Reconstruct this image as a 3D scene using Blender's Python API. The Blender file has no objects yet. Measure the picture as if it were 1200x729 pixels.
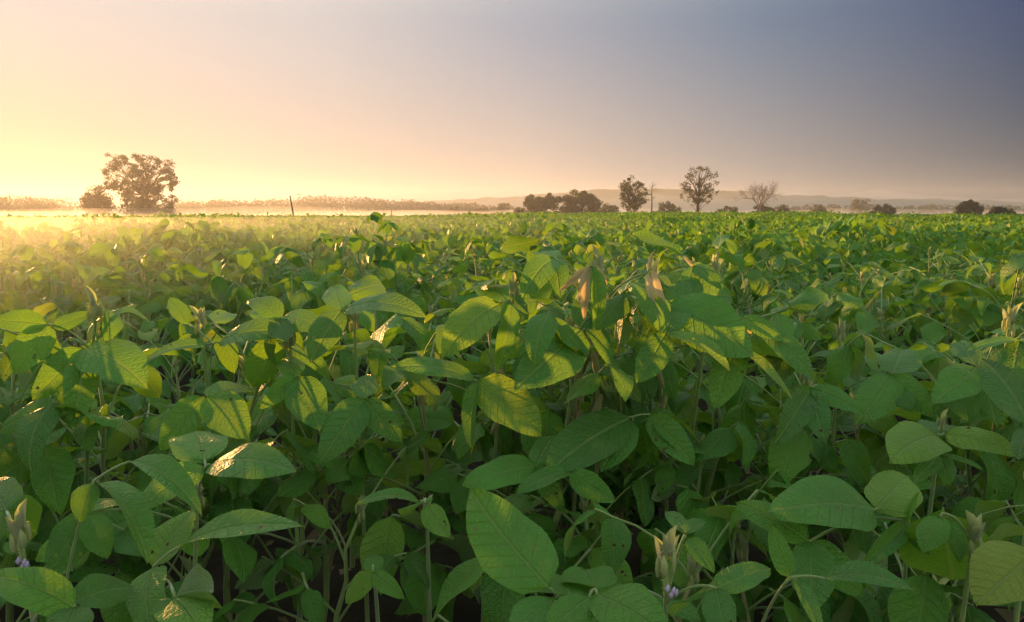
import bpy, math, random
import numpy as np
from mathutils import Vector, Matrix, Euler

scene = bpy.context.scene
col = scene.collection
random.seed(7)
rs = np.random.RandomState(11)

# ------------------------------------------------------------------ camera
FPX = 860.0                       # focal length in photo pixels (1200 wide)
HORIZON = 252.0                   # photo row of the horizon
CAM_H = 0.75
PITCH = math.atan((364.5 - HORIZON) / FPX)
cam_data = bpy.data.cameras.new("camera")
cam = bpy.data.objects.new("camera", cam_data)
col.objects.link(cam)
cam_data.sensor_width = 36.0
cam_data.lens = 36.0 * FPX / 1200.0
cam_data.clip_start = 0.02
cam_data.clip_end = 6000
cam.location = (0, 0, CAM_H)
cam.rotation_euler = (math.pi / 2 - PITCH, 0, 0)
scene.camera = cam

# ------------------------------------------------------------------ sky, sun, exposure
SUN_AZ = math.radians(-37.5)      # clockwise from +Y
SUN_EL = math.radians(3.3)
SUN_DIR = Vector((math.sin(SUN_AZ) * math.cos(SUN_EL), math.cos(SUN_AZ) * math.cos(SUN_EL), math.sin(SUN_EL)))
SKY_LOW = [(0, (.52, .43, .28)), (10, (.50, .41, .30)), (19, (.52, .44, .37)), (38, (.57, .48, .395)), (55, (.31, .305, .295)), (72, (.0, .065, .11)), (110, (.28, .26, .27)), (140, (.55, .48, .45)), (180, (.85, .68, .58))]
SKY_HIGH = [(0, (.84, .74, .60)), (11, (.68, .64, .61)), (25, (.56, .56, .58)), (39, (.345, .39, .475)), (55, (.125, .21, .325)), (72, (.0, .045, .155)), (110, (.10, .15, .25)), (140, (.33, .36, .42)), (180, (.50, .50, .52))]
world = bpy.data.worlds.new("World")
scene.world = world
world.use_nodes = True
wn, wl = world.node_tree.nodes, world.node_tree.links
bg = wn["Background"]
sky = wn.new("ShaderNodeTexSky")
sky.sky_type = 'NISHITA'
sky.sun_disc = False
sky.sun_elevation = SUN_EL
sky.sun_rotation = SUN_AZ
sky.altitude = 100
sky.air_density = 1.5
sky.dust_density = 0.5
sky.ozone_density = 1.0
EXPOSURE = 2.6
SKY_STRENGTH = 0.15
def wmath(op, a, b=None, clamp=False):
    n = wn.new("ShaderNodeMath"); n.operation = op; n.use_clamp = clamp
    for i, v in enumerate((a, b)):
        if v is None: continue
        if isinstance(v, (int, float)): n.inputs[i].default_value = v
        else: wl.new(v, n.inputs[i])
    return n.outputs[0]
def wramp(fac, stops):
    """stops: degrees from the sun -> sky radiance as it should appear"""
    k = 1.0 / (2**EXPOSURE * SKY_STRENGTH)
    r = wn.new("ShaderNodeValToRGB"); el = r.color_ramp.elements
    r.color_ramp.interpolation = 'EASE' if False else 'LINEAR'
    el[0].position, el[0].color = stops[0][0]/180, (*[c*k for c in stops[0][1]], 1)
    el[1].position, el[1].color = stops[-1][0]/180, (*[c*k for c in stops[-1][1]], 1)
    for p, c in stops[1:-1]:
        e = el.new(p/180); e.color = (*[v*k for v in c], 1)
    wl.new(fac, r.inputs[0]); return r.outputs[0]
wtc = wn.new("ShaderNodeTexCoord")
wdot = wn.new("ShaderNodeVectorMath"); wdot.operation = 'DOT_PRODUCT'
wl.new(wtc.outputs["Generated"], wdot.inputs[0]); wdot.inputs[1].default_value = SUN_DIR
gam = wmath('DIVIDE', wmath('ARCCOSINE', wdot.outputs["Value"]), math.pi)
wsep = wn.new("ShaderNodeSeparateXYZ"); wl.new(wtc.outputs["Generated"], wsep.inputs[0])
elev = wn.new("ShaderNodeMapRange"); elev.interpolation_type = 'SMOOTHSTEP'
wl.new(wmath('ARCSINE', wsep.outputs[2]), elev.inputs[0])
elev.inputs[1].default_value = math.radians(-1.0); elev.inputs[2].default_value = math.radians(16.0)
low = wramp(gam, SKY_LOW)
high = wramp(gam, SKY_HIGH)
wmix = wn.new("ShaderNodeMix"); wmix.data_type = 'RGBA'
wl.new(elev.outputs[0], wmix.inputs[0]); wl.new(low, wmix.inputs[6]); wl.new(high, wmix.inputs[7])
wadd = wn.new("ShaderNodeMix"); wadd.data_type = 'RGBA'; 
above = wn.new("ShaderNodeMapRange"); above.interpolation_type = 'SMOOTHSTEP'
wl.new(wmath('ARCSINE', wsep.outputs[2]), above.inputs[0])
above.inputs[1].default_value = math.radians(13.0); above.inputs[2].default_value = math.radians(34.0)
wl.new(above.outputs[0], wadd.inputs[0])
wbal = wn.new("ShaderNodeMix"); wbal.data_type = 'RGBA'; wbal.blend_type = 'MULTIPLY'; wbal.inputs[0].default_value = 1.0
wl.new(sky.outputs[0], wbal.inputs[6]); wbal.inputs[7].default_value = (1.08, 1.0, .92, 1)      # the camera's warm white balance
wl.new(wmix.outputs[2], wadd.inputs[6]); wl.new(wbal.outputs[2], wadd.inputs[7])
wl.new(wadd.outputs[2], bg.inputs[0])
bg.inputs[1].default_value = SKY_STRENGTH

sun_data = bpy.data.lights.new("sun", 'SUN')
sun_data.energy = 2.15
sun_data.angle = math.radians(1.5)
sun_data.color = (1.0, 0.50, 0.16)
sun = bpy.data.objects.new("sun", sun_data)
col.objects.link(sun)
sun.rotation_euler = SUN_DIR.to_track_quat('Z', 'Y').to_euler()

vs = scene.view_settings
vs.view_transform = 'Standard'
vs.look = 'None'
vs.gamma = 1.0
vs.use_curve_mapping = False
vs.exposure = EXPOSURE
scene.cycles.use_denoising = True
scene.cycles.max_bounces = 10
scene.cycles.transparent_max_bounces = 16
scene.cycles.volume_bounces = 1

HAZE_D, HAZE_G = 0.00042, 0.50
MISTS = [  # label, cx, cy, rx, ry, height, density, anisotropy, feathering, seed
    ("bank of low white mist before the tall tree at left", -95, 205, 125, 62, 3.0, 0.0035, 0.5, 2.2, 1.0),
    ("thin low mist over the meadow at mid horizon", 10, 330, 170, 60, 4.0, 0.006, 0.4, 2.2, 2.3),
    ("pale strip of mist below the hills at right", 230, 480, 210, 70, 5.0, 0.006, 0.3, 2.2, 4.1),
    ("soft grey haze in front of the far hills", 130, 780, 620, 110, 26.0, 0.0040, -0.25, 2.2, 3.3),
    ("thin mist layer added to veil the left part of the field in gold light", -22, 28, 30, 26, 0.50, 0.0022, 0.75, 30.0, 5.2),  # added forward-scattering layer, gives the left field its orange veil
    ("added mist patch that washes the nearer plants at left with gold light", -4.5, 5.2, 5.5, 6.0, 0.475, 0.015, 0.72, 40.0, 0.4),  # added patch, stands in for lens flare over the nearer plants
]

# ------------------------------------------------------------------ helpers
def P(px, py, d):
    """world point at forward distance d on the ray that the lens sends through a spot of the view"""
    u = (px - 600.0) / FPX
    v = (364.5 - py) / FPX
    c, s = math.cos(PITCH), math.sin(PITCH)
    y = c + v * s
    z = -s + v * c
    return Vector((u / y * d, d, CAM_H + z / y * d))

def tag(o, label=None, cat=None, group=None, kind=None):
    if label: o["label"] = label
    if cat: o["category"] = cat
    if group: o["group"] = group
    if kind: o["kind"] = kind
    return o

def link(o, parent=None):
    col.objects.link(o)
    if parent is not None: o.parent = parent
    return o

def empty(name, loc, rz=0.0):
    e = bpy.data.objects.new(name, None)
    e.empty_display_size = 0.05
    e.location = loc
    e.rotation_euler = (0, 0, rz)
    return link(e)

def mesh_np(name, V, F, mat=None, uv=None, tint=None, smooth=True):
    """V (n,3); F (m,k) with equal k; uv per loop (m*k,2); tint per face (m,)"""
    V = np.asarray(V, np.float32); F = np.asarray(F, np.int32)
    me = bpy.data.meshes.new(name)
    m, k = F.shape
    me.vertices.add(len(V)); me.vertices.foreach_set("co", V.ravel())
    me.loops.add(m * k); me.loops.foreach_set("vertex_index", F.ravel())
    me.polygons.add(m)
    me.polygons.foreach_set("loop_start", np.arange(0, m * k, k, dtype=np.int32))
    me.polygons.foreach_set("use_smooth", np.full(m, smooth, dtype=bool))
    if uv is not None:
        l = me.uv_layers.new(name="UVMap"); l.data.foreach_set("uv", np.asarray(uv, np.float32).ravel())
    if tint is not None:
        a = me.attributes.new("tint", 'FLOAT', 'FACE'); a.data.foreach_set("value", np.asarray(tint, np.float32))
    me.update(calc_edges=True)
    me.validate()
    if mat: me.materials.append(mat)
    return me

class MB:
    """collects triangles and quads of several pieces of ONE part"""
    def __init__(s): s.v, s.f, s.uv = [], [], []
    def add(s, v, f, uv=None):
        o = len(s.v); s.v += [tuple(p) for p in v]
        for q in f:
            s.f.append(tuple(i + o for i in q))
            s.uv.append([uv[i] if uv else (0.5, 0.5) for i in q])
    def tube(s, pts, rad, n=6, cap=True):
        pts = [Vector(p) for p in pts]; o = len(s.v); side = None
        for i, p in enumerate(pts):
            t = (pts[min(i + 1, len(pts) - 1)] - pts[max(i - 1, 0)])
            t = t.normalized() if t.length > 1e-9 else Vector((0, 0, 1))
            if side is None:
                side = t.cross(Vector((0.31, 0.93, 0.17))).normalized()
            side = (side - t * side.dot(t)).normalized()
            b = t.cross(side)
            for k in range(n):
                a = 2 * math.pi * k / n
                s.v.append(tuple(p + (side * math.cos(a) + b * math.sin(a)) * rad[i]))
        for i in range(len(pts) - 1):
            for k in range(n):
                q = (o + i*n + k, o + i*n + (k+1) % n, o + (i+1)*n + (k+1) % n, o + (i+1)*n + k)
                s.f.append(q); s.uv.append([(0.5, 0.5)] * 4)
        if cap:
            e = o + (len(pts) - 1) * n
            q = tuple(e + k for k in range(n)); s.f.append(q); s.uv.append([(0.5, 0.5)] * n)
    def hairs(s, pts, rad, n, l, r):
        for _ in range(n):
            t = r.uniform(0, len(pts)-1.001); i = int(t)
            p = Vector(pts[i]).lerp(Vector(pts[i+1]), t-i); ax = (Vector(pts[i+1])-Vector(pts[i])).normalized()
            d = Vector(r.normal(size=3)); d = (d-ax*d.dot(ax)).normalized(); w = ax*.00022
            q = p + d*rad[i]*.9
            tip = q + d*l*r.uniform(.5, 1.1) + Vector(r.normal(size=3)*l*.25)
            s.add([q-w, q+w, tip], [(0, 1, 2)])
    def mesh(s, name, mat):
        me = bpy.data.meshes.new(name)
        me.from_pydata(s.v, [], s.f)
        l = me.uv_layers.new(name="UVMap")
        l.data.foreach_set("uv", [c for f in s.uv for p in f for c in p])
        me.polygons.foreach_set("use_smooth", [True] * len(me.polygons))
        me.materials.append(mat); me.update()
        return me

def vnoise(x, y, seed=0):
    """smooth value noise in about -1..1, numpy arrays"""
    r = np.random.RandomState(seed); T = r.uniform(-1, 1, (64, 64))
    x = np.asarray(x, float); y = np.asarray(y, float)
    xi = np.floor(x).astype(int); yi = np.floor(y).astype(int)
    fx = x - xi; fy = y - yi
    fx = fx*fx*(3-2*fx); fy = fy*fy*(3-2*fy)
    g = lambda a, b: T[a % 64, b % 64]
    return (g(xi, yi)*(1-fx)+g(xi+1, yi)*fx)*(1-fy) + (g(xi, yi+1)*(1-fx)+g(xi+1, yi+1)*fx)*fy

# ------------------------------------------------------------------ materials
def new_mat(name):
    m = bpy.data.materials.new(name); m.use_nodes = True
    nt = m.node_tree; nt.nodes.clear()
    out = nt.nodes.new("ShaderNodeOutputMaterial")
    return m, nt, nt.nodes, nt.links, out

def ramp(nodes, stops):
    r = nodes.new("ShaderNodeValToRGB")
    el = r.color_ramp.elements
    el[0].position, el[0].color = stops[0][0], (*stops[0][1], 1)
    el[1].position, el[1].color = stops[-1][0], (*stops[-1][1], 1)
    for p, c in stops[1:-1]:
        e = el.new(p); e.color = (*c, 1)
    return r

def leaf_material(name, stops, under, through, veins=True, rough=0.47, trans=0.34, sheen=0.08):
    m, nt, N, L, out = new_mat(name)
    def math_(op, a, b=None, c=None):
        n = N.new("ShaderNodeMath"); n.operation = op
        for i, v in enumerate((a, b, c)):
            if v is None: continue
            if isinstance(v, (int, float)): n.inputs[i].default_value = v
            else: L.new(v, n.inputs[i])
        return n.outputs[0]
    def mix(f, a, b, mode='MIX'):
        n = N.new("ShaderNodeMix"); n.data_type = 'RGBA'; n.blend_type = mode
        for s_, v in ((n.inputs[0], f), (n.inputs[6], a), (n.inputs[7], b)):
            if isinstance(v, (int, float)): s_.default_value = v
            elif isinstance(v, tuple): s_.default_value = (*v, 1)
            else: L.new(v, s_)
        return n.outputs[2]
    info = N.new("ShaderNodeObjectInfo")
    att = N.new("ShaderNodeAttribute"); att.attribute_name = "tint"
    rnd = math_('FRACT', math_('ADD', info.outputs["Random"], att.outputs["Fac"]))
    cr = ramp(N, stops); L.new(rnd, cr.inputs[0])
    base = cr.outputs[0]
    tc = N.new("ShaderNodeTexCoord")
    noise = N.new("ShaderNodeTexNoise"); noise.inputs["Scale"].default_value = 14; noise.inputs["Detail"].default_value = 3
    geo = N.new("ShaderNodeNewGeometry")
    L.new(geo.outputs["Position"], noise.inputs["Vector"])
    blot = mix(0.35, base, noise.outputs["Fac"], 'OVERLAY')
    bump = None
    colr = blot
    if veins:
        sep = N.new("ShaderNodeSeparateXYZ"); L.new(tc.outputs["UV"], sep.inputs[0])
        au = math_('ABSOLUTE', math_('SUBTRACT', sep.outputs[0], 0.5))
        w = math_('FRACT', math_('MULTIPLY', math_('SUBTRACT', sep.outputs[1], math_('MULTIPLY', au, 0.75)), 9.0))
        tri = math_('ABSOLUTE', math_('SUBTRACT', w, 0.5))
        mr = N.new("ShaderNodeMapRange"); L.new(tri, mr.inputs[0]); mr.inputs[1].default_value = 0.40; mr.inputs[2].default_value = 0.49
        mr2 = N.new("ShaderNodeMapRange"); L.new(au, mr2.inputs[0]); mr2.inputs[1].default_value = 0.022; mr2.inputs[2].default_value = 0.006
        vein = math_('MAXIMUM', math_('MULTIPLY', mr.outputs[0], 0.6), mr2.outputs[0])
        colr = mix(math_('MULTIPLY', vein, 0.38), blot, (0.20, 0.30, 0.09))
        vor = N.new("ShaderNodeTexVoronoi"); vor.feature = 'DISTANCE_TO_EDGE'; vor.inputs["Scale"].default_value = 19
        L.new(tc.outputs["UV"], vor.inputs["Vector"])
        hgt = math_('SUBTRACT', math_('MULTIPLY', math_('MINIMUM', vor.outputs["Distance"], 0.25), 1.2), math_('MULTIPLY', vein, 0.8))
        hgt = math_('ADD', hgt, math_('MULTIPLY', noise.outputs["Fac"], 0.5))
        bp = N.new("ShaderNodeBump"); bp.inputs["Strength"].default_value = 0.6; bp.inputs["Distance"].default_value = 0.004
        L.new(hgt, bp.inputs["Height"]); bump = bp.outputs[0]
    face = mix(geo.outputs["Backfacing"], colr, mix(0.75, colr, under))
    hole = None
    if veins:
        # insect holes with a brown rim, yellowing blotches, dust
        off = N.new("ShaderNodeVectorMath"); off.operation = 'ADD'
        cmb = N.new("ShaderNodeCombineXYZ"); L.new(math_('MULTIPLY', rnd, 37.0), cmb.inputs[0]); L.new(math_('MULTIPLY', rnd, 91.0), cmb.inputs[1])
        L.new(tc.outputs["UV"], off.inputs[0]); L.new(cmb.outputs[0], off.inputs[1])
        wob = N.new("ShaderNodeTexNoise"); wob.inputs["Scale"].default_value = 16; L.new(off.outputs[0], wob.inputs["Vector"])
        vh = N.new("ShaderNodeTexVoronoi"); vh.inputs["Scale"].default_value = 7.0; L.new(off.outputs[0], vh.inputs["Vector"])
        sc_ = N.new("ShaderNodeSeparateColor"); L.new(vh.outputs["Color"], sc_.inputs[0])
        pick = math_('GREATER_THAN', sc_.outputs[0], 0.885)
        dist = math_('ADD', vh.outputs["Distance"], math_('MULTIPLY', math_('SUBTRACT', wob.outputs["Fac"], .5), .22))
        hole = math_('MULTIPLY', pick, math_('LESS_THAN', dist, 0.17))
        rim = math_('MULTIPLY', pick, math_('LESS_THAN', dist, 0.25))
        blotn = N.new("ShaderNodeTexNoise"); blotn.inputs["Scale"].default_value = 5.0; blotn.inputs["Detail"].default_value = 4; L.new(off.outputs[0], blotn.inputs["Vector"])
        mrb = N.new("ShaderNodeMapRange"); L.new(blotn.outputs["Fac"], mrb.inputs[0]); mrb.inputs[1].default_value = .60; mrb.inputs[2].default_value = .78
        face = mix(math_('MULTIPLY', mrb.outputs[0], .45), face, (0.26, 0.31, 0.06))
        spk = N.new("ShaderNodeTexNoise"); spk.inputs["Scale"].default_value = 85; L.new(off.outputs[0], spk.inputs["Vector"])
        mrs = N.new("ShaderNodeMapRange"); L.new(spk.outputs["Fac"], mrs.inputs[0]); mrs.inputs[1].default_value = .62; mrs.inputs[2].default_value = .75
        face = mix(math_('MULTIPLY', mrs.outputs[0], .16), face, (0.28, 0.34, 0.16))
        face = mix(math_('MULTIPLY', rim, .7), face, (0.20, 0.13, 0.04))
    p = N.new("ShaderNodeBsdfPrincipled")
    L.new(face, p.inputs["Base Color"])
    p.inputs["Roughness"].default_value = rough
    p.inputs["Specular IOR Level"].default_value = 0.55
    p.inputs["Sheen Weight"].default_value = sheen
    p.inputs["Sheen Roughness"].default_value = 0.35
    p.inputs["Sheen Tint"].default_value = (0.9, 1.0, 0.8, 1)
    t = N.new("ShaderNodeBsdfTranslucent")
    L.new(mix(0.5, through, mix(1.0, colr, (2.6, 2.2, 1.2), 'MULTIPLY')), t.inputs["Color"])
    if bump is not None:
        L.new(bump, p.inputs["Normal"]); L.new(bump, t.inputs["Normal"])
    ms = N.new("ShaderNodeMixShader"); ms.inputs[0].default_value = trans
    L.new(p.outputs[0], ms.inputs[1]); L.new(t.outputs[0], ms.inputs[2])
    last = ms.outputs[0]
    if hole is not None:
        tr = N.new("ShaderNodeBsdfTransparent"); mh = N.new("ShaderNodeMixShader")
        L.new(hole, mh.inputs[0]); L.new(last, mh.inputs[1]); L.new(tr.outputs[0], mh.inputs[2]); last = mh.outputs[0]
    L.new(last, out.inputs[0])
    return m

def plain_mat(name, stops, scale=8.0, rough=0.7, bump=0.3, dist=0.01, sheen=0.0, detail=5, trans=None):
    m, nt, N, L, out = new_mat(name)
    geo = N.new("ShaderNodeNewGeometry")
    info = N.new("ShaderNodeObjectInfo")
    n = N.new("ShaderNodeTexNoise"); n.inputs["Scale"].default_value = scale; n.inputs["Detail"].default_value = detail
    L.new(geo.outputs["Position"], n.inputs["Vector"])
    cr = ramp(N, stops); L.new(n.outputs["Fac"], cr.inputs[0])
    p = N.new("ShaderNodeBsdfPrincipled"); L.new(cr.outputs[0], p.inputs["Base Color"])
    p.inputs["Roughness"].default_value = rough
    p.inputs["Sheen Weight"].default_value = sheen
    p.inputs["Specular IOR Level"].default_value = 0.3
    b = N.new("ShaderNodeBump"); b.inputs["Strength"].default_value = bump; b.inputs["Distance"].default_value = dist
    L.new(n.outputs["Fac"], b.inputs["Height"]); L.new(b.outputs[0], p.inputs["Normal"])
    if trans:
        t = N.new("ShaderNodeBsdfTranslucent"); t.inputs["Color"].default_value = (*trans[1], 1)
        ms = N.new("ShaderNodeMixShader"); ms.inputs[0].default_value = trans[0]
        L.new(p.outputs[0], ms.inputs[1]); L.new(t.outputs[0], ms.inputs[2]); L.new(ms.outputs[0], out.inputs[0])
    else:
        L.new(p.outputs[0], out.inputs[0])
    return m

LEAF_STOPS = [(0.0, (0.040, 0.155, 0.014)), (0.20, (0.068, 0.235, 0.016)), (0.40, (0.050, 0.200, 0.026)), (0.60, (0.086, 0.270, 0.016)),
              (0.78, (0.064, 0.240, 0.020)), (0.90, (0.120, 0.310, 0.018)), (0.97, (0.15, 0.30, 0.020)), (1.0, (0.21, 0.28, 0.022))]
M_LEAF = leaf_material("soybean_leaf", LEAF_STOPS, (0.21, 0.29, 0.16), (0.36, 0.48, 0.02))
M_LEAF_FAR = leaf_material("soybean_leaf_far", LEAF_STOPS, (0.18, 0.24, 0.12), (0.36, 0.48, 0.02), veins=False, rough=0.58)
M_PALE = leaf_material("young_leaf", [(0, (0.34, 0.42, 0.18)), (1, (0.40, 0.46, 0.22))], (0.40, 0.45, 0.28), (0.45, 0.5, 0.12), veins=False, rough=0.6, sheen=0.6)
M_DRY = leaf_material("dry_leaf", [(0, (0.42, 0.34, 0.19)), (1, (0.50, 0.42, 0.26))], (0.48, 0.42, 0.28), (0.45, 0.38, 0.20), veins=False, rough=0.7)
M_LITTER = leaf_material("leaf_litter", [(0, (0.10, 0.065, 0.03)), (0.6, (0.17, 0.12, 0.06)), (1, (0.24, 0.19, 0.10))], (0.15, 0.12, 0.07), (0.1, 0.07, 0.02), veins=False, rough=0.85, trans=0.1, sheen=0)
M_STEM = plain_mat("soybean_stem", [(0.3, (0.15, 0.25, 0.05)), (0.7, (0.23, 0.32, 0.08))], 30, 0.65, 0.3, 0.002, sheen=0.6)
M_STEM_B = plain_mat("soybean_stem_brown", [(0.3, (0.20, 0.19, 0.06)), (0.7, (0.28, 0.26, 0.09))], 30, 0.7, 0.3, 0.002, sheen=0.6)
M_FLOWER = plain_mat("soybean_flower", [(0.3, (0.42, 0.32, 0.55)), (0.7, (0.60, 0.52, 0.70))], 60, 0.6, 0.2, 0.001)
M_SOIL = plain_mat("soil", [(0.3, (0.016, 0.011, 0.007)), (0.6, (0.032, 0.023, 0.014)), (0.8, (0.055, 0.040, 0.025))], 9, 0.95, 0.9, 0.03, detail=10)
M_GROUND = plain_mat("meadow", [(0.3, (0.035, 0.055, 0.015)), (0.6, (0.06, 0.08, 0.025)), (0.8, (0.09, 0.085, 0.04))], 0.05, 0.95, 0.4, 0.3, detail=10)
M_HILL = plain_mat("wooded_hill", [(0.35, (0.020, 0.032, 0.014)), (0.55, (0.04, 0.055, 0.02)), (0.75, (0.07, 0.075, 0.03))], 0.03, 0.95, 1.0, 6.0, detail=10)
M_BARK = plain_mat("bark", [(0.3, (0.035, 0.026, 0.018)), (0.7, (0.075, 0.058, 0.042))], 3, 0.9, 0.7, 0.05)
M_BARK_PALE = plain_mat("bark_pale", [(0.3, (0.16, 0.125, 0.10)), (0.7, (0.26, 0.21, 0.17))], 3, 0.9, 0.5, 0.05)
M_TREE = leaf_material("tree_leaf", [(0, (0.035, 0.050, 0.016)), (0.5, (0.050, 0.062, 0.020)), (0.8, (0.075, 0.075, 0.025)), (1, (0.10, 0.08, 0.03))], (0.07, 0.08, 0.04), (0.14, 0.13, 0.03), veins=False, rough=0.6, trans=0.3, sheen=0)
M_TREE_DARK = leaf_material("tree_leaf_dark", [(0, (0.025, 0.034, 0.014)), (1, (0.045, 0.05, 0.02))], (0.05, 0.06, 0.03), (0.06, 0.07, 0.02), veins=False, rough=0.65, trans=0.15, sheen=0)

# ------------------------------------------------------------------ terrain
def ground_z(x, y):
    x = np.asarray(x, float); y = np.asarray(y, float)
    a = 0.36*np.exp(-((x-13)/20)**2 - ((y-52)/20)**2)
    b = 0.10*np.exp(-((x+9)/3)**2 - ((y-18)/6)**2)
    c = -0.9*np.clip((y-110)/140, 0, 1)
    return a + b + c

def build_ground():
    ys = np.concatenate([np.linspace(-20, 10, 31), np.linspace(11, 140, 60), np.linspace(150, 1240, 50)])
    xs = np.concatenate([-np.geomspace(1240, 2, 34), [0], np.geomspace(2, 1240, 34)])
    X, Y = np.meshgrid(xs, ys)
    Z = ground_z(X, Y) + np.where(Y < 12, 0.02*vnoise(X*3, Y*3, 3), 0)
    V = np.stack([X, Y, Z], -1).reshape(-1, 3)
    n, m = Y.shape
    i = np.arange(n-1)[:, None]*m + np.arange(m-1)[None]
    F = np.stack([i, i+1, i+m+1, i+m], -1).reshape(-1, 4)
    me = mesh_np("ground", V, F, M_SOIL)
    me.materials.append(M_GROUND)
    cy = V[F].mean(1)[:, 1]
    me.polygons.foreach_set("material_index", (cy > 142).astype(np.int32))
    o = link(bpy.data.objects.new("ground", me)); tag(o, kind="structure")
build_ground()

def ridge(name, D, depth, prof, seed, rough):
    """a long wooded rise whose crest follows prof: [(px, row)]"""
    pxs = np.linspace(prof[0][0], prof[-1][0], 220)
    rows = np.interp(pxs, [p[0] for p in prof], [p[1] for p in prof])
    rows = rows + rough*(vnoise(pxs/9, pxs*0, seed) * 0.6 + vnoise(pxs/3.5, pxs*0+5, seed+1)*0.4)
    crest = (HORIZON - rows)/FPX*D*1.0 + CAM_H
    X = (pxs-600)/FPX*D
    prof_t = [(-1.0, 0.0), (-0.6, 0.35), (-0.3, 0.75), (-0.12, 0.95), (0, 1.0), (0.3, 0.8), (0.7, 0.3), (1.0, 0.0)]
    V = []
    for t, k in prof_t:
        Z = -2.5 + (crest+2.5)*k*(1 + (0.06*vnoise(pxs/6, pxs*0+t*9, seed+2) if 0 < k < 1 else 0))
        V.append(np.stack([X, np.full_like(X, D) + t*depth + 20*vnoise(pxs/20, pxs*0+t, seed+4), Z], -1))
    V = np.array(V); k, m = V.shape[:2]
    i = np.arange(k-1)[:, None]*m + np.arange(m-1)[None]
    F = np.stack([i, i+1, i+m+1, i+m], -1).reshape(-1, 4)
    o = link(bpy.data.objects.new(name, mesh_np(name, V.reshape(-1, 3), F, M_HILL)))
    tag(o, kind="structure")
ridge("hills", 1010, 130, [(-200, 243), (200, 243), (420, 240), (520, 236), (640, 228), (720, 222), (800, 222), (900, 228), (1000, 233), (1110, 235), (1200, 237), (1400, 240)], 21, 1.6)

# ------------------------------------------------------------------ trees
LEAF_Q = np.array([[-.5, 0, 0], [0, -.36, .06], [.5, 0, 0], [0, .36, .06]])

def rand_rot(n, r):
    q = r.normal(size=(n, 4)); q /= np.linalg.norm(q, axis=1)[:, None]
    w, x, y, z = q.T
    return np.stack([np.stack([1-2*(y*y+z*z), 2*(x*y-z*w), 2*(x*z+y*w)], -1),
                     np.stack([2*(x*y+z*w), 1-2*(x*x+z*z), 2*(y*z-x*w)], -1),
                     np.stack([2*(x*z-y*w), 2*(y*z+x*w), 1-2*(x*x+y*y)], -1)], 1)

def leaf_cloud(name, C, size, r, mat):
    n = len(C)
    R = rand_rot(n, r)
    s = size*r.uniform(.6, 1.35, n)
    V = np.einsum('nij,kj->nki', R, LEAF_Q)*s[:, None, None] + C[:, None, :]
    F = np.arange(n*4).reshape(n, 4)
    return mesh_np(name, V.reshape(-1, 3), F, mat, tint=r.uniform(0, 1, n), smooth=False)

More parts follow.
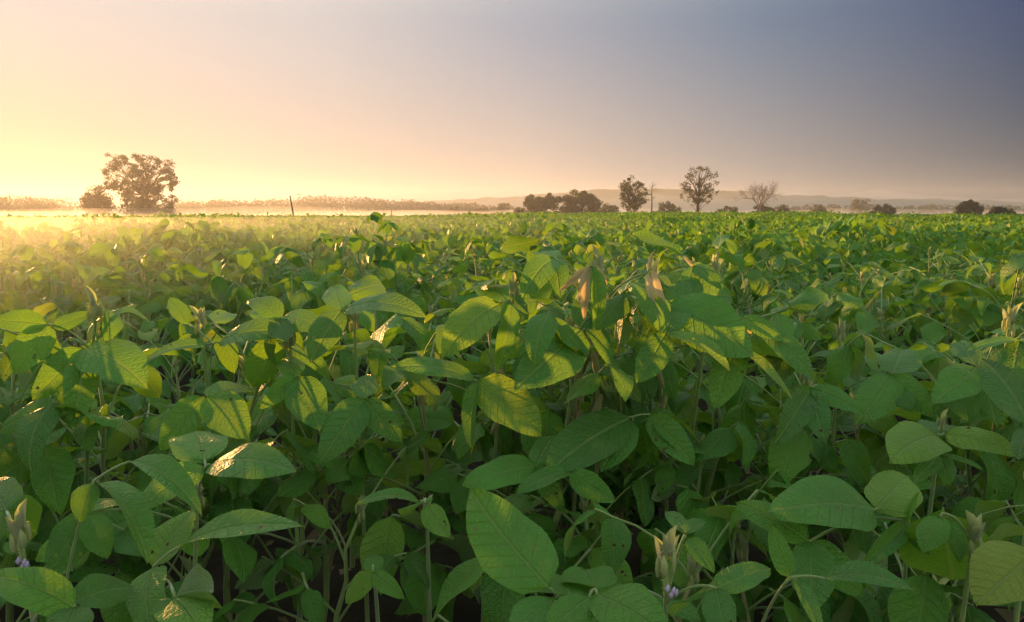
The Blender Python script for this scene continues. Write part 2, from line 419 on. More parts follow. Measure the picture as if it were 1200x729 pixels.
def make_tree(name, label, cat, px, top, D, prof, ncl, per, crad, leaf, seed, mat=None, bark=None, trunks=((0, 1.0),), trunk_r=0.03, base_row=None, group=None, rootz=None):
    """prof: [(fraction of height, left half-width px, right half-width px)] from the ground up"""
    mat = mat or M_TREE; bark = bark or M_BARK
    r = np.random.RandomState(seed)
    gx = (px-600)/FPX*D; gz = float(ground_z(gx, D)) if rootz is None else rootz
    H = P(px, top, D).z - gz
    root = empty(name, (gx, D, gz))
    tag(root, label, cat, group)
    m = D/FPX
    ts = [p[0] for p in prof]
    ins = crad*H*.42
    wl_ = [max(.12*p[1]*m, p[1]*m-ins) for p in prof]; wr_ = [max(.12*p[2]*m, p[2]*m-ins) for p in prof]
    cen = []
    guard = 0
    wmax = max(max(wl_), max(wr_))
    while len(cen) < ncl and guard < ncl*200:
        guard += 1
        t = r.uniform(ts[0], 1.0); x = r.uniform(-wmax, wmax); y = r.uniform(-wmax, wmax)
        L_, R_ = np.interp(t, ts, wl_), np.interp(t, ts, wr_)
        h = R_ if x > 0 else L_
        dep = 0.5*(L_+R_)
        q = (x/max(h, .01))**2 + (y/max(dep, .01))**2
        if q < 1 and r.uniform() < 0.25 + 0.75*q:
            cen.append((x, y, t*(H-.28*crad*H)))
    cen = np.array(cen)
    # limbs from the trunk out to the clumps
    mb = MB()
    tr = trunk_r*H
    tops = []
    for (ox, frac) in trunks:
        pts, rad = [], []
        for i in range(7):
            t = i/6
            pts.append((ox*m*(0.6+0.4*t) + 0.012*H*math.sin(3*t+seed), 0.01*H*math.sin(4*t+seed*2), -0.3 + t*(frac*H*0.86+0.3)))
            rad.append(tr*(1.25 if i == 0 else 1-0.86*t)*(0.75 if len(trunks) > 1 else 1))
        mb.tube(pts, rad, 7); tops.append(pts)
    for c in cen[::(2 if len(cen) > 90 else 1)]:
        pts = tops[int(r.randint(len(tops)))]
        # leave the trunk well below the clump
        zt = c[2]*r.uniform(.45, .75)
        k = min(range(len(pts)), key=lambda j: abs(pts[j][2]-zt))
        a = Vector(pts[k]); b = Vector(c)
        if b.z < a.z: a = Vector(pts[max(0, k-1)])
        mid = a.lerp(b, .5) + Vector((0, 0, (b-a).length*0.10)) + Vector(r.normal(size=3)*0.03*(b-a).length)
        l = (b-a).length
        r0 = min(tr*0.42, 0.02*l+0.03)
        mb.tube([a, a.lerp(mid, .5)+Vector(r.normal(size=3)*.02*l), mid, b], [r0, r0*.75, r0*.5, r0*.2], 4, cap=False)
    link(bpy.data.objects.new("trunk", mb.mesh("trunk", bark)), root)
    # leaf clumps
    C = []
    for c in cen:
        n = int(per*(1.7 if 'bush' in name else 1.15)*r.uniform(.5, 1.4))
        s = crad*H*r.uniform(.6, 1.3)
        d = r.normal(size=(n, 3)); d /= np.linalg.norm(d, axis=1)[:, None]
        d *= (r.uniform(0, 1, n)**0.5)[:, None]
        d[:, 2] *= 0.72
        C.append(c + d*s)
    C = np.concatenate(C); C = C[C[:, 2] > 0.05]
    link(bpy.data.objects.new("crown", leaf_cloud("crown", C, leaf, r, mat)), root)
    return root

def bush_prof(l, rr, low=0.0):
    return [(low, l*.80, rr*.80), (.2, l*.97, rr*.97), (.4, l, rr), (.6, l*.93, rr*.92), (.8, l*.7, rr*.68), (.93, l*.38, rr*.36), (1, l*.1, rr*.1)]

make_tree("deciduous_tree", "tall broad tree glowing in the sunrise mist at the left, flat-topped crown", "tree", 174, 181, 215,
          [(.18, 22, 34), (.30, 30, 40), (.42, 38, 30), (.55, 43, 38), (.68, 41, 40), (.8, 43, 36), (.92, 42, 33), (1, 38, 26)],
          200, 60, .068, .48, 34, trunks=((-3, .92), (6, .8)), trunk_r=.03)
make_tree("round_bush", "rounded bush in mist just left of the tall broad tree", "bush", 119, 213, 225, bush_prof(18, 17), 80, 60, .17, .5, 32)
make_tree("low_bush", "low spreading bush around the foot of the tall broad tree", "bush", 180, 231, 210, bush_prof(38, 31), 60, 50, .28, .45, 33)
make_tree("leafy_tree", "leafy tree with double trunk and dense top, beside the bare dead trunk", "tree", 740, 205, 190,
          [(.20, 6, 6), (.3, 16, 11), (.45, 16, 16), (.6, 15, 19), (.72, 18, 17), (.82, 15, 14), (.92, 11, 9), (1, 6, 4)],
          85, 36, .075, .40, 35, trunks=((-3, .95), (3, .9)), trunk_r=.022)
make_tree("open_crowned_tree", "tallest tree right of centre, airy open crown with branches showing", "tree", 816, 193, 185,
          [(.22, 5, 5), (.33, 15, 16), (.45, 24, 24), (.6, 22, 22), (.75, 21, 24), (.86, 19, 23), (.94, 12, 17), (1, 5, 10)],
          105, 22, .062, .36, 36, trunks=((0, 1.0),), trunk_r=.03)
make_tree("low_bush", "dusky bush at the foot of the open-crowned tree on its right", "bush", 850, 240, 250, bush_prof(20, 18), 36, 45, .25, .5, 46)
make_tree("round_bush", "broad dense bush, left one of the dark pair at mid horizon", "bush", 632, 224, 250, [(0, 28, 27), (.25, 30, 29), (.5, 25, 30), (.75, 20, 27), (.9, 14, 20), (1, 5, 8)], 110, 80, .15, .55, 37)
make_tree("round_bush", "dense pointed-top bush, right one of the dark pair at mid horizon", "bush", 681, 219, 245, [(0, 27, 25), (.25, 28, 26), (.5, 27, 25), (.7, 25, 22), (.85, 16, 13), (1, 2, 2)], 110, 80, .14, .55, 38)
make_tree("low_bush", "small grey bush between the dark bush pair and the double-trunked tree", "bush", 713, 237, 280, bush_prof(13, 12), 36, 50, .2, .55, 39)
make_tree("low_bush", "grey bush between the bare dead trunk and the open-crowned tree", "bush", 784, 235, 260, bush_prof(19, 16), 45, 50, .2, .5, 40)
make_tree("round_bush", "round grey bush at the foot of the bare pinkish tree", "bush", 891, 237, 230, bush_prof(14, 16), 45, 50, .2, .45, 41)
make_tree("low_bush", "low bush right of the bare pinkish tree", "bush", 911, 239, 235, bush_prof(11, 12), 30, 45, .25, .45, 42)
make_tree("round_bush", "small round pale bush standing alone in mist right of the bare tree", "bush", 955, 237, 330, bush_prof(11, 11), 36, 50, .2, .55, 43)
make_tree("leafy_tree", "faint far tree fading into haze before the hills", "tree", 1005, 232, 480, [(.15, 6, 6), (.4, 12, 10), (.7, 13, 12), (.9, 9, 9), (1, 3, 3)], 40, 45, .15, .8, 44)
make_tree("low_bush", "wide dark bush left of the two bushes at the right edge", "bush", 1031, 239, 210, bush_prof(18, 17), 50, 55, .22, .42, 45, mat=M_TREE_DARK)
make_tree("round_bush", "tall dome-shaped dark bush near the right edge", "bush", 1131, 233, 180, bush_prof(14, 14), 70, 60, .17, .38, 47, mat=M_TREE_DARK)
make_tree("round_bush", "rightmost darkest low bush at the field's far edge", "bush", 1167, 241, 120, bush_prof(13, 15), 80, 60, .2, .22, 48, mat=M_TREE_DARK)
make_tree("low_bush", "tiny low shrub in mist left of the round pale bush", "bush", 929, 245, 240, bush_prof(9, 8), 20, 40, .3, .4, 49)
make_tree("low_bush", "small far tree clump right of centre-left treeline, next to the dark bush pair", "bush", 591, 236, 420, [(.1, 5, 5), (.5, 9, 7), (.8, 7, 6), (1, 3, 3)], 30, 45, .2, .7, 50)
make_tree("round_bush", "domed bush in the hazy centre treeline", "bush", 532, 241, 400, bush_prof(11, 11), 36, 50, .22, .7, 51)
make_tree("low_bush", "wide hazy bush between the domed bush and the small tree clump", "bush", 563, 241, 410, bush_prof(17, 17), 40, 50, .25, .7, 52)

def bare_tree(name, label, px, top, D, seed, spread, depth, bark, trunk_h, group=None):
    r = np.random.RandomState(seed)
    gx = (px-600)/FPX*D; gz = float(ground_z(gx, D)); H = P(px, top, D).z-gz
    root = empty(name, (gx, D, gz)); tag(root, label, "tree", group)
    mbt, mbb = MB(), MB()
    p0, p1 = Vector((0, 0, -.3)), Vector((0.02*H, 0, trunk_h*H))
    mbt.tube([p0, p0.lerp(p1, .5)+Vector((.01*H, 0, 0)), p1], [.026*H, .02*H, .014*H], 7)
    def grow(p, d, l, rad, k):
        q = p + d*l
        mid = p.lerp(q, .5) + Vector(r.normal(size=3)*l*.05)
        mbb.tube([p, mid, q], [rad, rad*.8, rad*.6], 4, cap=False)
        if k == 0: return
        for _ in range(3 if k > 1 else 4):
            nd = (d + Vector(r.normal(size=3)*spread) + Vector((0, 0, .22))).normalized()
            grow(p.lerp(q, r.uniform(.55, 1)), nd, l*r.uniform(.55, .8), rad*.55, k-1)
    for i_ in range(9):
        a = i_*2.4
        d = Vector((math.cos(a)*.85, math.sin(a)*.85, 1)).normalized()
        grow(p1.lerp(p0, r.uniform(0, .25)), d, H*(1-trunk_h)*.46, .011*H, depth)
    link(bpy.data.objects.new("trunk", mbt.mesh("trunk", bark)), root)
    link(bpy.data.objects.new("branches", mbb.mesh("branches", bark)), root)
bare_tree("bare_tree", "bare leafless tree with pinkish fan of twigs behind a round bush", 887, 207, 225, 61, .62, 4, M_BARK_PALE, .36)

def dead_trunk():
    D = 195; a = P(762, 213, D); gx = (762-600)/FPX*D; gz = float(ground_z(gx, D))
    root = empty("dead_tree", (gx, D, gz)); tag(root, "thin pale dead trunk standing right of the double-trunked tree", "tree")
    H = a.z-gz; mb = MB(); mb2 = MB()
    mb.tube([(0, 0, -.3), (.05, 0, H*.4), (-.05, 0, H*.75), (.1, 0, H)], [.26, .2, .13, .05], 7)
    r = np.random.RandomState(5)
    for i in range(9):
        z = H*r.uniform(.45, .95); s = r.choice([-1, 1]); l = r.uniform(.5, 1.3)
        mb2.tube([(0, 0, z), (s*l*.5, r.normal()*.2, z+l*.3), (s*l, r.normal()*.3, z+l*.8)], [.06, .04, .02], 4)
    link(bpy.data.objects.new("trunk", mb.mesh("trunk", M_BARK_PALE)), root)
    link(bpy.data.objects.new("branches", mb2.mesh("branches", M_BARK_PALE)), root)
dead_trunk()

def pole(px, top, D, lean, rad, label, name="wooden_pole"):
    gx = (px-600)/FPX*D; gz = float(ground_z(gx, D)); H = P(px, top, D).z-gz
    root = empty(name, (gx, D, gz)); tag(root, label, "pole")
    mb = MB(); mb.tube([(lean, 0, -.3), (lean*.5, 0, H*.5), (0, 0, H)], [rad*1.2, rad, rad*.75], 8)
    link(bpy.data.objects.new("shaft", mb.mesh("shaft", M_BARK)), root)
    mc = MB(); mc.tube([(0, 0, H-.02), (0, 0, H+rad*.5), (0, 0, H+rad*1.3)], [rad*.78, rad*.74, rad*.15], 8)
    link(bpy.data.objects.new("cap", mc.mesh("cap", M_BARK)), root)
pole(343, 230, 95, .45, .10, "dark slightly leaning pole rising from the misty field at left centre")
pole(316, 249, 40, .02, .035, "short thin stake at the field edge left of the leaning pole", "field_stake")
pole(460, 247, 60, .02, .035, "short thin stake at the field edge right of the leaning pole", "field_stake")

# far woods that read as one mass
def wood(name, label, D, prof, seed, n, leaf, depth=40):
    r = np.random.RandomState(seed)
    px0, px1 = prof[0][0], prof[-1][0]
    cx = r.uniform(px0, px1, n)
    rows = np.interp(cx, [p[0] for p in prof], [p[1] for p in prof]) + 1.3*vnoise(cx/3.0, cx*0, seed) + 1.8*vnoise(cx/11.0, cx*0+9, seed)
    C = []
    for x_, row in zip(cx, rows):
        y = D + r.uniform(-depth, depth); h = (HORIZON-row)/FPX*D + CAM_H
        k = 46
        rad = 0.42*h
        d = r.normal(size=(k, 3)); d /= np.linalg.norm(d, axis=1)[:, None]; d *= (r.uniform(0, 1, k)**.4)[:, None]
        c = np.array([(x_-600)/FPX*D, y, h-rad*.85])
        C.append(c + d*np.array([rad*1.1, rad*1.1, rad*.85]))
        C.append(c*np.array([1, 1, 0]) + np.stack([d[:, 0]*rad*1.2, d[:, 1]*rad, r.uniform(-1, h*.6, k)], -1))
    me = leaf_cloud(name, np.concatenate(C), leaf, r, M_TREE)
    o = link(bpy.data.objects.new(name, me)); tag(o, label, "wood", kind="stuff")
wood("far_wood", "golden hazy wood on the horizon at the left edge", 430, [(-60, 226), (0, 231), (22, 233), (26, 227), (40, 229), (52, 231), (62, 235), (70, 245)], 71, 110, 1.1)
wood("far_wood", "long low hazy wood along the horizon left of centre", 640, [(205, 241), (240, 235), (300, 236), (335, 232), (350, 233), (390, 229), (410, 231), (470, 235), (520, 238), (610, 242)], 72, 300, 1.6)
wood("far_wood", "faint grey line of woods below the hills at right", 640, [(900, 243), (960, 240), (1010, 239), (1100, 241), (1200, 241), (1320, 240)], 73, 170, 1.7)

# ------------------------------------------------------------------ soybean leaves
def leaf_shape(na, nl, wid, fold, droop, wave, cup, r, asym=0.0, twist=0.0, ragged=0.0):
    """unit leaflet along +Y, normal +Z: returns verts, quads, uvs"""
    ph = r.uniform(0, 6.28, 3)
    V, UV = [], []
    for i in range(nl+1):
        t = i/nl
        tt = min(max(t, 0.0), 1.0)
        w = (tt**0.52)*((1-tt)**0.78)*1.97*wid*0.5
        if 0 < i < nl: w *= 1 + ragged*math.sin(17*t+ph[2])
        yc = t - droop*0.35*t*t*t
        zc = -droop*t*t
        for j in range(-na, na+1):
            s = j/na
            x = s*w*(1+asym*s)
            z = zc + fold*abs(x) - cup*x*x*4 + wave*math.sin(7*t+ph[0]+(1.5 if s > 0 else 0))*s*s*wid
            xx = x + 0.05*wid*math.sin(2.4*t+ph[1])*t
            tw = twist*t
            ax, az = xx*math.cos(tw)-(z-zc)*math.sin(tw), xx*math.sin(tw)+(z-zc)*math.cos(tw)
            V.append((ax, yc, zc+az)); UV.append((0.5+s*w, t))
    F = []
    k = 2*na+1
    for i in range(nl):
        for j in range(2*na):
            a = i*k+j
            if i == nl-1 and False: continue
            F.append((a, a+1, a+k+1, a+k))
    return V, F, UV

def leaflet_mesh(name, r, na=2, nl=6, mat=None, hero=False):
    mb = MB()
    v, f, uv = leaf_shape(na, nl, r.uniform(.54, .80), r.uniform(-.1, .6), r.uniform(-.05, .6), r.uniform(.04, .17), r.uniform(0, .5), r, r.uniform(-.16, .16), r.uniform(-.6, .6), r.uniform(.01, .05))
    mb.add(v, f, uv)
    return mb.mesh(name, mat or M_LEAF)

rl = np.random.RandomState(3)
LEAFLETS = [leaflet_mesh("leaflet", rl, 3, 9) for _ in range(22)]
LEAFLETS_LO = [leaflet_mesh("leaflet", rl, 2, 5) for _ in range(16)]

def petiole_mesh(r):
    """along +X, unit length, arched; ends at (1,0,h)"""
    mb = MB(); b = r.uniform(.05, .22)
    pts = [(t, 0, b*math.sin(t*math.pi*.8)) for t in (0, .25, .5, .75, 1)]
    mb.tube(pts, [.017, .0125, .0115, .0115, .013], 5)
    return mb, Vector(pts[-1])
PETIOLES = []
for _ in range(6):
    mb_, e_ = petiole_mesh(rl)
    # short stalk of the end leaflet
    mb_.tube([e_, e_+Vector((.10, 0, -.01)), e_+Vector((.19, 0, -.03))], [.012, .010, .010], 5)
    PETIOLES.append((mb_.mesh("leaf", M_STEM), e_, e_+Vector((.19, 0, -.03))))

def leaflet_frames(r, e, e2):
    """local matrices (unit petiole) of the three leaflets"""
    out = []
    for k, (pos, yaw) in enumerate(((e2, 0), (e, r.uniform(60, 95)), (e, -r.uniform(60, 95)))):
        pitch = math.radians(-abs(r.normal(22, 26)) if r.uniform() < .88 else r.uniform(0, 35))
        roll = math.radians(r.normal(0, 24))
        yawr = math.radians(yaw + r.normal(0, 10)) - math.pi/2      # leaflet +Y onto +X
        M = Matrix.Translation(pos) @ Matrix.Rotation(yawr, 4, 'Z') @ Matrix.Rotation(pitch, 4, 'X') @ Matrix.Rotation(roll, 4, 'Y')
        out.append(M)
    return out

# whole trifoliate leaf as one piece, for plants further off
def joined_leaf(r):
    mb = MB(); pm, e, e2 = PETIOLES[int(r.randint(len(PETIOLES)))]
    b_pts = [(t, 0, e.z*math.sin(t*math.pi*.8)/math.sin(math.pi*.8)) for t in (0, .5, 1)]
    mb.tube(b_pts, [.016, .012, .012], 4, cap=False)
    n_st = len(mb.f)
    for M in leaflet_frames(r, e, e2):
        v, f, uv = leaf_shape(2, 5, r.uniform(.60, .80), r.uniform(-.05, .45), r.uniform(.05, .5), r.uniform(.02, .09), r.uniform(0, .4), r, 0, r.uniform(-.3, .3))
        s = r.uniform(.5, .66)
        mb.add([M @ (Vector(p)*s) for p in v], f, uv)
    me = mb.mesh("leaf", M_LEAF)
    me.materials.append(M_STEM)
    me.polygons.foreach_set("material_index", [1]*n_st + [0]*(len(mb.f)-n_st))
    return me
JOINED = [joined_leaf(rl) for _ in range(24)]

def stem_mesh(r, mat):
    mb = MB(); pts = [(0, 0, -.04)]
    for i in range(1, 7):
        pts.append((r.normal()*.015, r.normal()*.015, i/6))
    mb.tube(pts, [.0105, .0098, .0088, .0078, .0068, .0055, .004], 6)
    return mb.mesh("stem", mat), [Vector(p) for p in pts]
STEMS = [stem_mesh(rl, M_STEM if i % 3 else M_STEM_B) for i in range(6)]

def bud_mesh(r, n=7):
    """cluster of young folded leaflets on a plant's tip"""
    mb = MB()
    for i in range(n):
        a = i*2.4 + r.uniform(-.3, .3); tilt = r.uniform(.04, .38)
        v, f, uv = leaf_shape(1, 4, .36, 1.9, r.uniform(-.25, .15), 0, 0, r)
        s = r.uniform(.012, .027)
        M = Matrix.Rotation(a, 4, 'Z') @ Matrix.Rotation(math.pi/2-tilt, 4, 'X')
        off = Vector((math.cos(a+1.57)*.004, math.sin(a+1.57)*.004, r.uniform(-.004, .012)))
        mb.add([M @ (Vector(p)*s)+off for p in v], f, uv)
    for i in range(5):
        a = i*1.26; c = Vector((math.cos(a)*.006, math.sin(a)*.006, -.004+.003*i))
        k_ = r.uniform(.6, 1.1)
        mb.tube([c-Vector((0, 0, .007)), c-Vector((0, 0, .003)), c+Vector((0, 0, .003)), c+Vector((.001, 0, .008))], [.0008, .0026*k_, .0024*k_, .0005], 6)
    mb.hairs([(0, 0, -.02), (0, 0, -.006), (0, 0, .008), (0, 0, .016)], [.002, .005, .006, .005], 150, .0028, r)
    return mb.mesh("bud", M_PALE)
BUDS = [bud_mesh(rl) for _ in range(5)]

def pod_mesh(r):
    mb = MB(); pts, rad = [], []
    for i in range(9):
        t = i/8; pts.append((.006*math.sin(t*2.2), 0, -.052*t))
        rad.append(.0012 + .0042*math.sin(math.pi*min(1, t*1.02))**.5*(1+.16*math.sin(t*18)))
    mb.tube(pts, rad, 6)
    return mb.mesh("pod", M_STEM_B)
PODS = [pod_mesh(rl) for _ in range(2)]

n_obj = 0
def put(me, name, parent, M):
    o = bpy.data.objects.new(name, me)
    o.parent = parent
    o.matrix_local = M
    col.objects.link(o)
    return o

def trifoliate(parent, node, az, pitch, plen, lsize, r, detail):
    base = Matrix.Translation(node) @ Matrix.Rotation(az, 4, 'Z') @ Matrix.Rotation(-pitch, 4, 'Y')
    if detail:
        pm, e, e2 = PETIOLES[int(r.randint(len(PETIOLES)))]
        leaf = put(pm, "leaf", parent, base @ Matrix.Scale(plen, 4))
        inv = Matrix.Rotation(pitch, 4, 'Y')        # leaflets hang from level, not from the stalk's slope
        for k, M in enumerate(leaflet_frames(r, e, e2)):
            loc = M.to_translation()
            Rm = inv @ M.to_3x3().to_4x4()
            s = lsize/plen*r.uniform(.85, 1.1)*(1.08 if k == 0 else 1)
            lib = LEAFLETS
            put(lib[int(r.randint(len(lib)))], "leaflet", leaf, Matrix.Translation(loc) @ Rm @ Matrix.Scale(s, 4))
    else:
        put(JOINED[int(r.randint(len(JOINED)))], "leaf", parent, base @ Matrix.Rotation(pitch*.6, 4, 'Y') @ Matrix.Scale(max(plen, lsize*1.7), 4))

def soy_plant(x, y, h, r, detail, label, group, nleaf=None):
    gz = float(ground_z(x, y))
    root = empty("soybean_plant", (x, y, gz), r.uniform(0, 6.28))
    tag(root, label, "soybean plant", group)
    sm, pts = STEMS[int(r.randint(len(STEMS)))]
    hs = h*0.86
    lean = Matrix.Rotation(r.normal()*.07, 4, 'X') @ Matrix.Rotation(r.normal()*.07, 4, 'Y')
    S = lean @ Matrix.Diagonal((.55, .55, hs, 1))
    put(sm, "stem", root, S)
    n = nleaf or int(r.randint(9, 13))
    a0 = r.uniform(0, 6.28)
    for i in range(n):
        t = 0.30 + 0.68*i/(n-1) + r.uniform(-.03, .03)
        k = min(int(t*6), 5); fr = t*6-k
        p = pts[k].lerp(pts[k+1], fr) if t < 1 else pts[6]
        node = S @ p
        az = a0 + i*2.6 + r.normal()*.35
        top = i/(n-1)
        pitch = math.radians(r.uniform(15, 45) + 14*top)
        plen = (.17 - .06*top)*r.uniform(.8, 1.2)
        ls = (.096 - .014*top)*r.uniform(.62, 1.2)
        trifoliate(root, node, az, pitch, plen, ls, r, detail)
    put(BUDS[int(r.randint(len(BUDS)))], "bud", root, Matrix.Translation(S @ pts[6]) @ Matrix.Rotation(r.uniform(0, 6), 4, 'Z'))
    return root

# ------------------------------------------------------------------ the foremost soybean plants, leaf by leaf
rh = np.random.RandomState(17)
def hero_leaflet(parent, org, B, T, wid, nrm, bow=0.06, fold=0.15, mat=None, twist=0.0, wave=0.05):
    Y = T-B; L_ = Y.length; Y = Y.normalized()
    to_cam = (Vector((0, 0, CAM_H))-B).normalized()
    Nn = Vector((0, 0, 1))*nrm[0] + to_cam*nrm[1] + Vector((1, 0, 0))*nrm[2]
    Nn = (Nn - Y*Nn.dot(Y)).normalized()
    X = Y.cross(Nn)
    v, f, uv = leaf_shape(3, 12, wid, fold, 0, wave, .15, rh, rh.uniform(-.1, .1), twist, .03)
    out = []
    for (x, y, z) in v:
        z += bow*4*y*(1-y)
        out.append(B + (X*x + Y*y + Nn*z)*L_ - org)
    mb = MB(); mb.add(out, f, uv)
    o = bpy.data.objects.new("leaflet", mb.mesh("leaflet", mat or M_LEAF))
    o.parent = parent; col.objects.link(o)
    return o

def bez(a, b, c, n=6):
    return [a*(1-t)**2 + b*2*t*(1-t) + c*t*t for t in [i/n for i in range(n+1)]]

n_hero = 0
def hero(label, rootpx, rd, top, leaves, bud=True, flower=False, thick=1.0, pods=0, brown=False):
    """top: (px,row,d) of the stem tip; leaves: [(junction, [leaflet...], via)]"""
    global n_hero
    n_hero += 1
    gx = (rootpx-600)/FPX*rd
    org = Vector((gx, rd, float(ground_z(gx, rd))))
    root = empty("soybean_plant", org); tag(root, label, "soybean plant")
    tp = P(*top)
    base = org - Vector((0, 0, .03))
    ctrl = Vector((base.x*.6+tp.x*.4, base.y*.6+tp.y*.4, base.z*.35+tp.z*.65))
    pts = bez(base, ctrl, tp, 9)
    mb = MB(); mb.tube([p-org for p in pts], [(.0042-.0022*i/9)*thick for i in range(10)], 7)
    mb.hairs([p-org for p in pts], [(.0042-.0022*i/9)*thick for i in range(10)], 420, .0022, rh)
    put(mb.mesh("stem", M_STEM_B if brown else M_STEM), "stem", root, Matrix.Identity(4))
    for lf in leaves:
        J = P(*lf[0])
        # stalk leaves the stem a little lower than its far end
        want = J.z - lf[2] if len(lf) > 2 else J.z-.09
        q = min(pts, key=lambda p: abs(p.z-want))
        d = (J-q)
        c = q + d*.5 + Vector((0, 0, .012 + .10*d.length))
        mb = MB(); pp = bez(q, c, J, 7)
        mb.tube([p-org for p in pp], [.0019, .0015, .0014, .0013, .0013, .0013, .0014, .0017], 6)
        kids = []
        for L_ in lf[1]:
            B = P(*L_[0]) if L_[0] else J
            if (B-J).length > .004:
                mb.tube([p-org for p in bez(J, (J+B)/2+Vector((0, 0, .004)), B, 4)], [.0015, .0012, .0012, .0012, .0013], 6)
            kids.append((B, L_))
        leaf = put(mb.mesh("leaf", M_STEM), "leaf", root, Matrix.Identity(4))
        for B, L_ in kids:
            T = P(*L_[1])
            hero_leaflet(leaf, org, B, T, *L_[2:3], L_[3], **(L_[4] if len(L_) > 4 else {}))
    if bud:
        put(BUDS[n_hero % 5], "bud", root, Matrix.Translation(tp-org) @ Matrix.Rotation(n_hero, 4, 'Z') @ Matrix.Scale(bud if not isinstance(bud, bool) else 1.0, 4))
    if flower:
        mb = MB()
        for i in range(4):
            c = tp - org + Vector((.004*math.cos(i*1.7)+.004, -.006, -.022-.004*(i % 2)+.002*i))
            mb.tube([c-Vector((0, 0, .003)), c, c+Vector((.001, 0, .004))], [.0008, .0024, .0006], 5)
        put(mb.mesh("flower", M_FLOWER), "flower", root, Matrix.Identity(4))
    for i in range(pods):
        p = pts[6+i % 3]-org
        put(PODS[i % 2], "pod", root, Matrix.Translation(p+Vector((.006*(-1)**i, -.004, 0))) @ Matrix.Rotation(i*2.1, 4, 'Z') @ Matrix.Rotation(.5, 4, 'Y'))
    return root

C_, U_, M_ = (0.25, 1, 0), (1, .35, 0), (.6, .8, 0)
CL, CR = (.3, 1, -.5), (.3, 1, .5)
hero("soybean plant at bottom centre with one big oval leaf raised toward the viewer", 668, .70, (668, 735, .68),
     [((652, 700, .63), [((643, 689, .63), (551, 573, .70), .68, (.35, 1, .1), dict(bow=-.03, fold=.10)), (None, (598, 752, .57), .6, U_), ((668, 702, .62), (655, 676, .72), .75, U_)], .05),
      ((697, 691, .63), [((700, 697, .62), (782, 752, .55), .7, M_, dict(bow=.10)), (None, (684, 668, .72), .7, U_), ((690, 700, .62), (640, 745, .57), .6, M_)], .05)], bud=False)
hero("soybean plant at lower left whose thin stalk arches high with drooping leaves", 60, .70, (62, 695, .66),
     [((110, 564, .66), [((108, 566, .66), (92, 612, .64), .80, (.1, 1, -.3), dict(bow=.06)), ((116, 566, .66), (173, 660, .60), .34, (.6, .5, .7), dict(bow=.12, fold=.7)),
                         ((152, 541, .66), (236, 606, .62), .36, (.8, .5, .3), dict(bow=.14, fold=.6))], .14)], bud=False)
hero("soybean plant in the bottom left corner with a pale furry bud tip", 22, .66, (24, 632, .64),
     [((88, 712, .56), [(None, (-18, 672, .56), .55, M_, dict(bow=.12)), ((84, 706, .57), (158, 690, .62), .72, M_, dict(bow=.10)), (None, (70, 760, .50), .6, C_)], .05),
      ((8, 600, .70), [(None, (-25, 640, .66), .7, C_), (None, (44, 625, .76), .75, C_, dict(bow=.05)), (None, (-10, 560, .76), .6, C_)], .06)], bud=1.15, flower=True)
hero("soybean plant at left with a dark dull leaf and two broad pale-backed leaves", 190, .90, (232, 590, .84),
     [((241, 548, .78), [((246, 545, .78), (349, 553, .74), .55, (.8, .7, .1), dict(bow=.10)), ((238, 546, .78), (158, 602, .73), .62, (.8, .6, 0), dict(bow=.06)), ((240, 540, .80), (232, 505, .9), .7, U_)], .07),
      ((100, 602, .74), [(None, (55, 674, .70), .75, C_, dict(bow=.05)), (None, (128, 655, .72), .7, CR), (None, (140, 585, .82), .6, U_)], .07)], bud=True)
hero("soybean plant at lower left with a long whitish glossy leaf reaching right", 200, .74, (190, 690, .70),
     [((180, 664, .66), [((212, 640, .66), (357, 618, .63), .36, (1, .35, -.1), dict(bow=.09, fold=.35)), (None, (226, 596, .72), .62, (.1, 1, -.4), dict(bow=.03)), (None, (174, 750, .58), .5, CL, dict(bow=.10))], .05),
      ((205, 700, .60), [(None, (246, 692, .56), .75, (.3, .6, .9), dict(fold=.8)), (None, (190, 745, .55), .6, C_), (None, (236, 748, .54), .7, U_)], .03)], bud=False)
hero("small soybean plant standing over the dark gap left of the big oval leaf", 498, 1.0, (500, 600, .92),
     [((498, 589, .84), [((492, 588, .84), (417, 591, .80), .38, (1, .3, 0), dict(bow=.12, fold=.3)), ((500, 592, .84), (527, 631, .80), .62, C_), (None, (475, 603, .90), .6, U_)], .06)], bud=.7)
hero("young soybean seedling low in the dark gap, two small leaves", 437, .98, (438, 668, .86),
     [((437, 671, .83), [(None, (404, 707, .80), .66, C_, dict(bow=.06)), (None, (474, 702, .80), .5, C_, dict(bow=.10)), (None, (440, 650, .88), .6, U_)], .02)], bud=False)
hero("soybean plant at bottom right of centre with furry pale buds and purple flower", 795, .66, (781, 664, .62),
     [((803, 627, .63), [((806, 630, .63), (838, 672, .60), .55, (.2, 1, .3), dict(bow=.08)), (None, (826, 612, .66), .5, U_, dict(fold=.6)), (None, (780, 600, .70), .3, U_)], .05),
      ((840, 690, .60), [(None, (905, 668, .63), .6, U_), (None, (850, 760, .55), .6, C_), (None, (790, 720, .66), .6, U_)], .02)], bud=1.25, flower=True)
hero("soybean plant at right with furry bud tip and curled round leaves", 1150, .74, (1140, 640, .70),
     [((1106, 602, .70), [((1102, 606, .70), (1080, 648, .68), .8, (.1, 1, -.4), dict(bow=.10)), ((1110, 607, .70), (1124, 660, .68), .6, (.1, 1, .6), dict(bow=.08)), (None, (1110, 680, .80), .6, C_)], .02)], bud=1.2, flower=True)
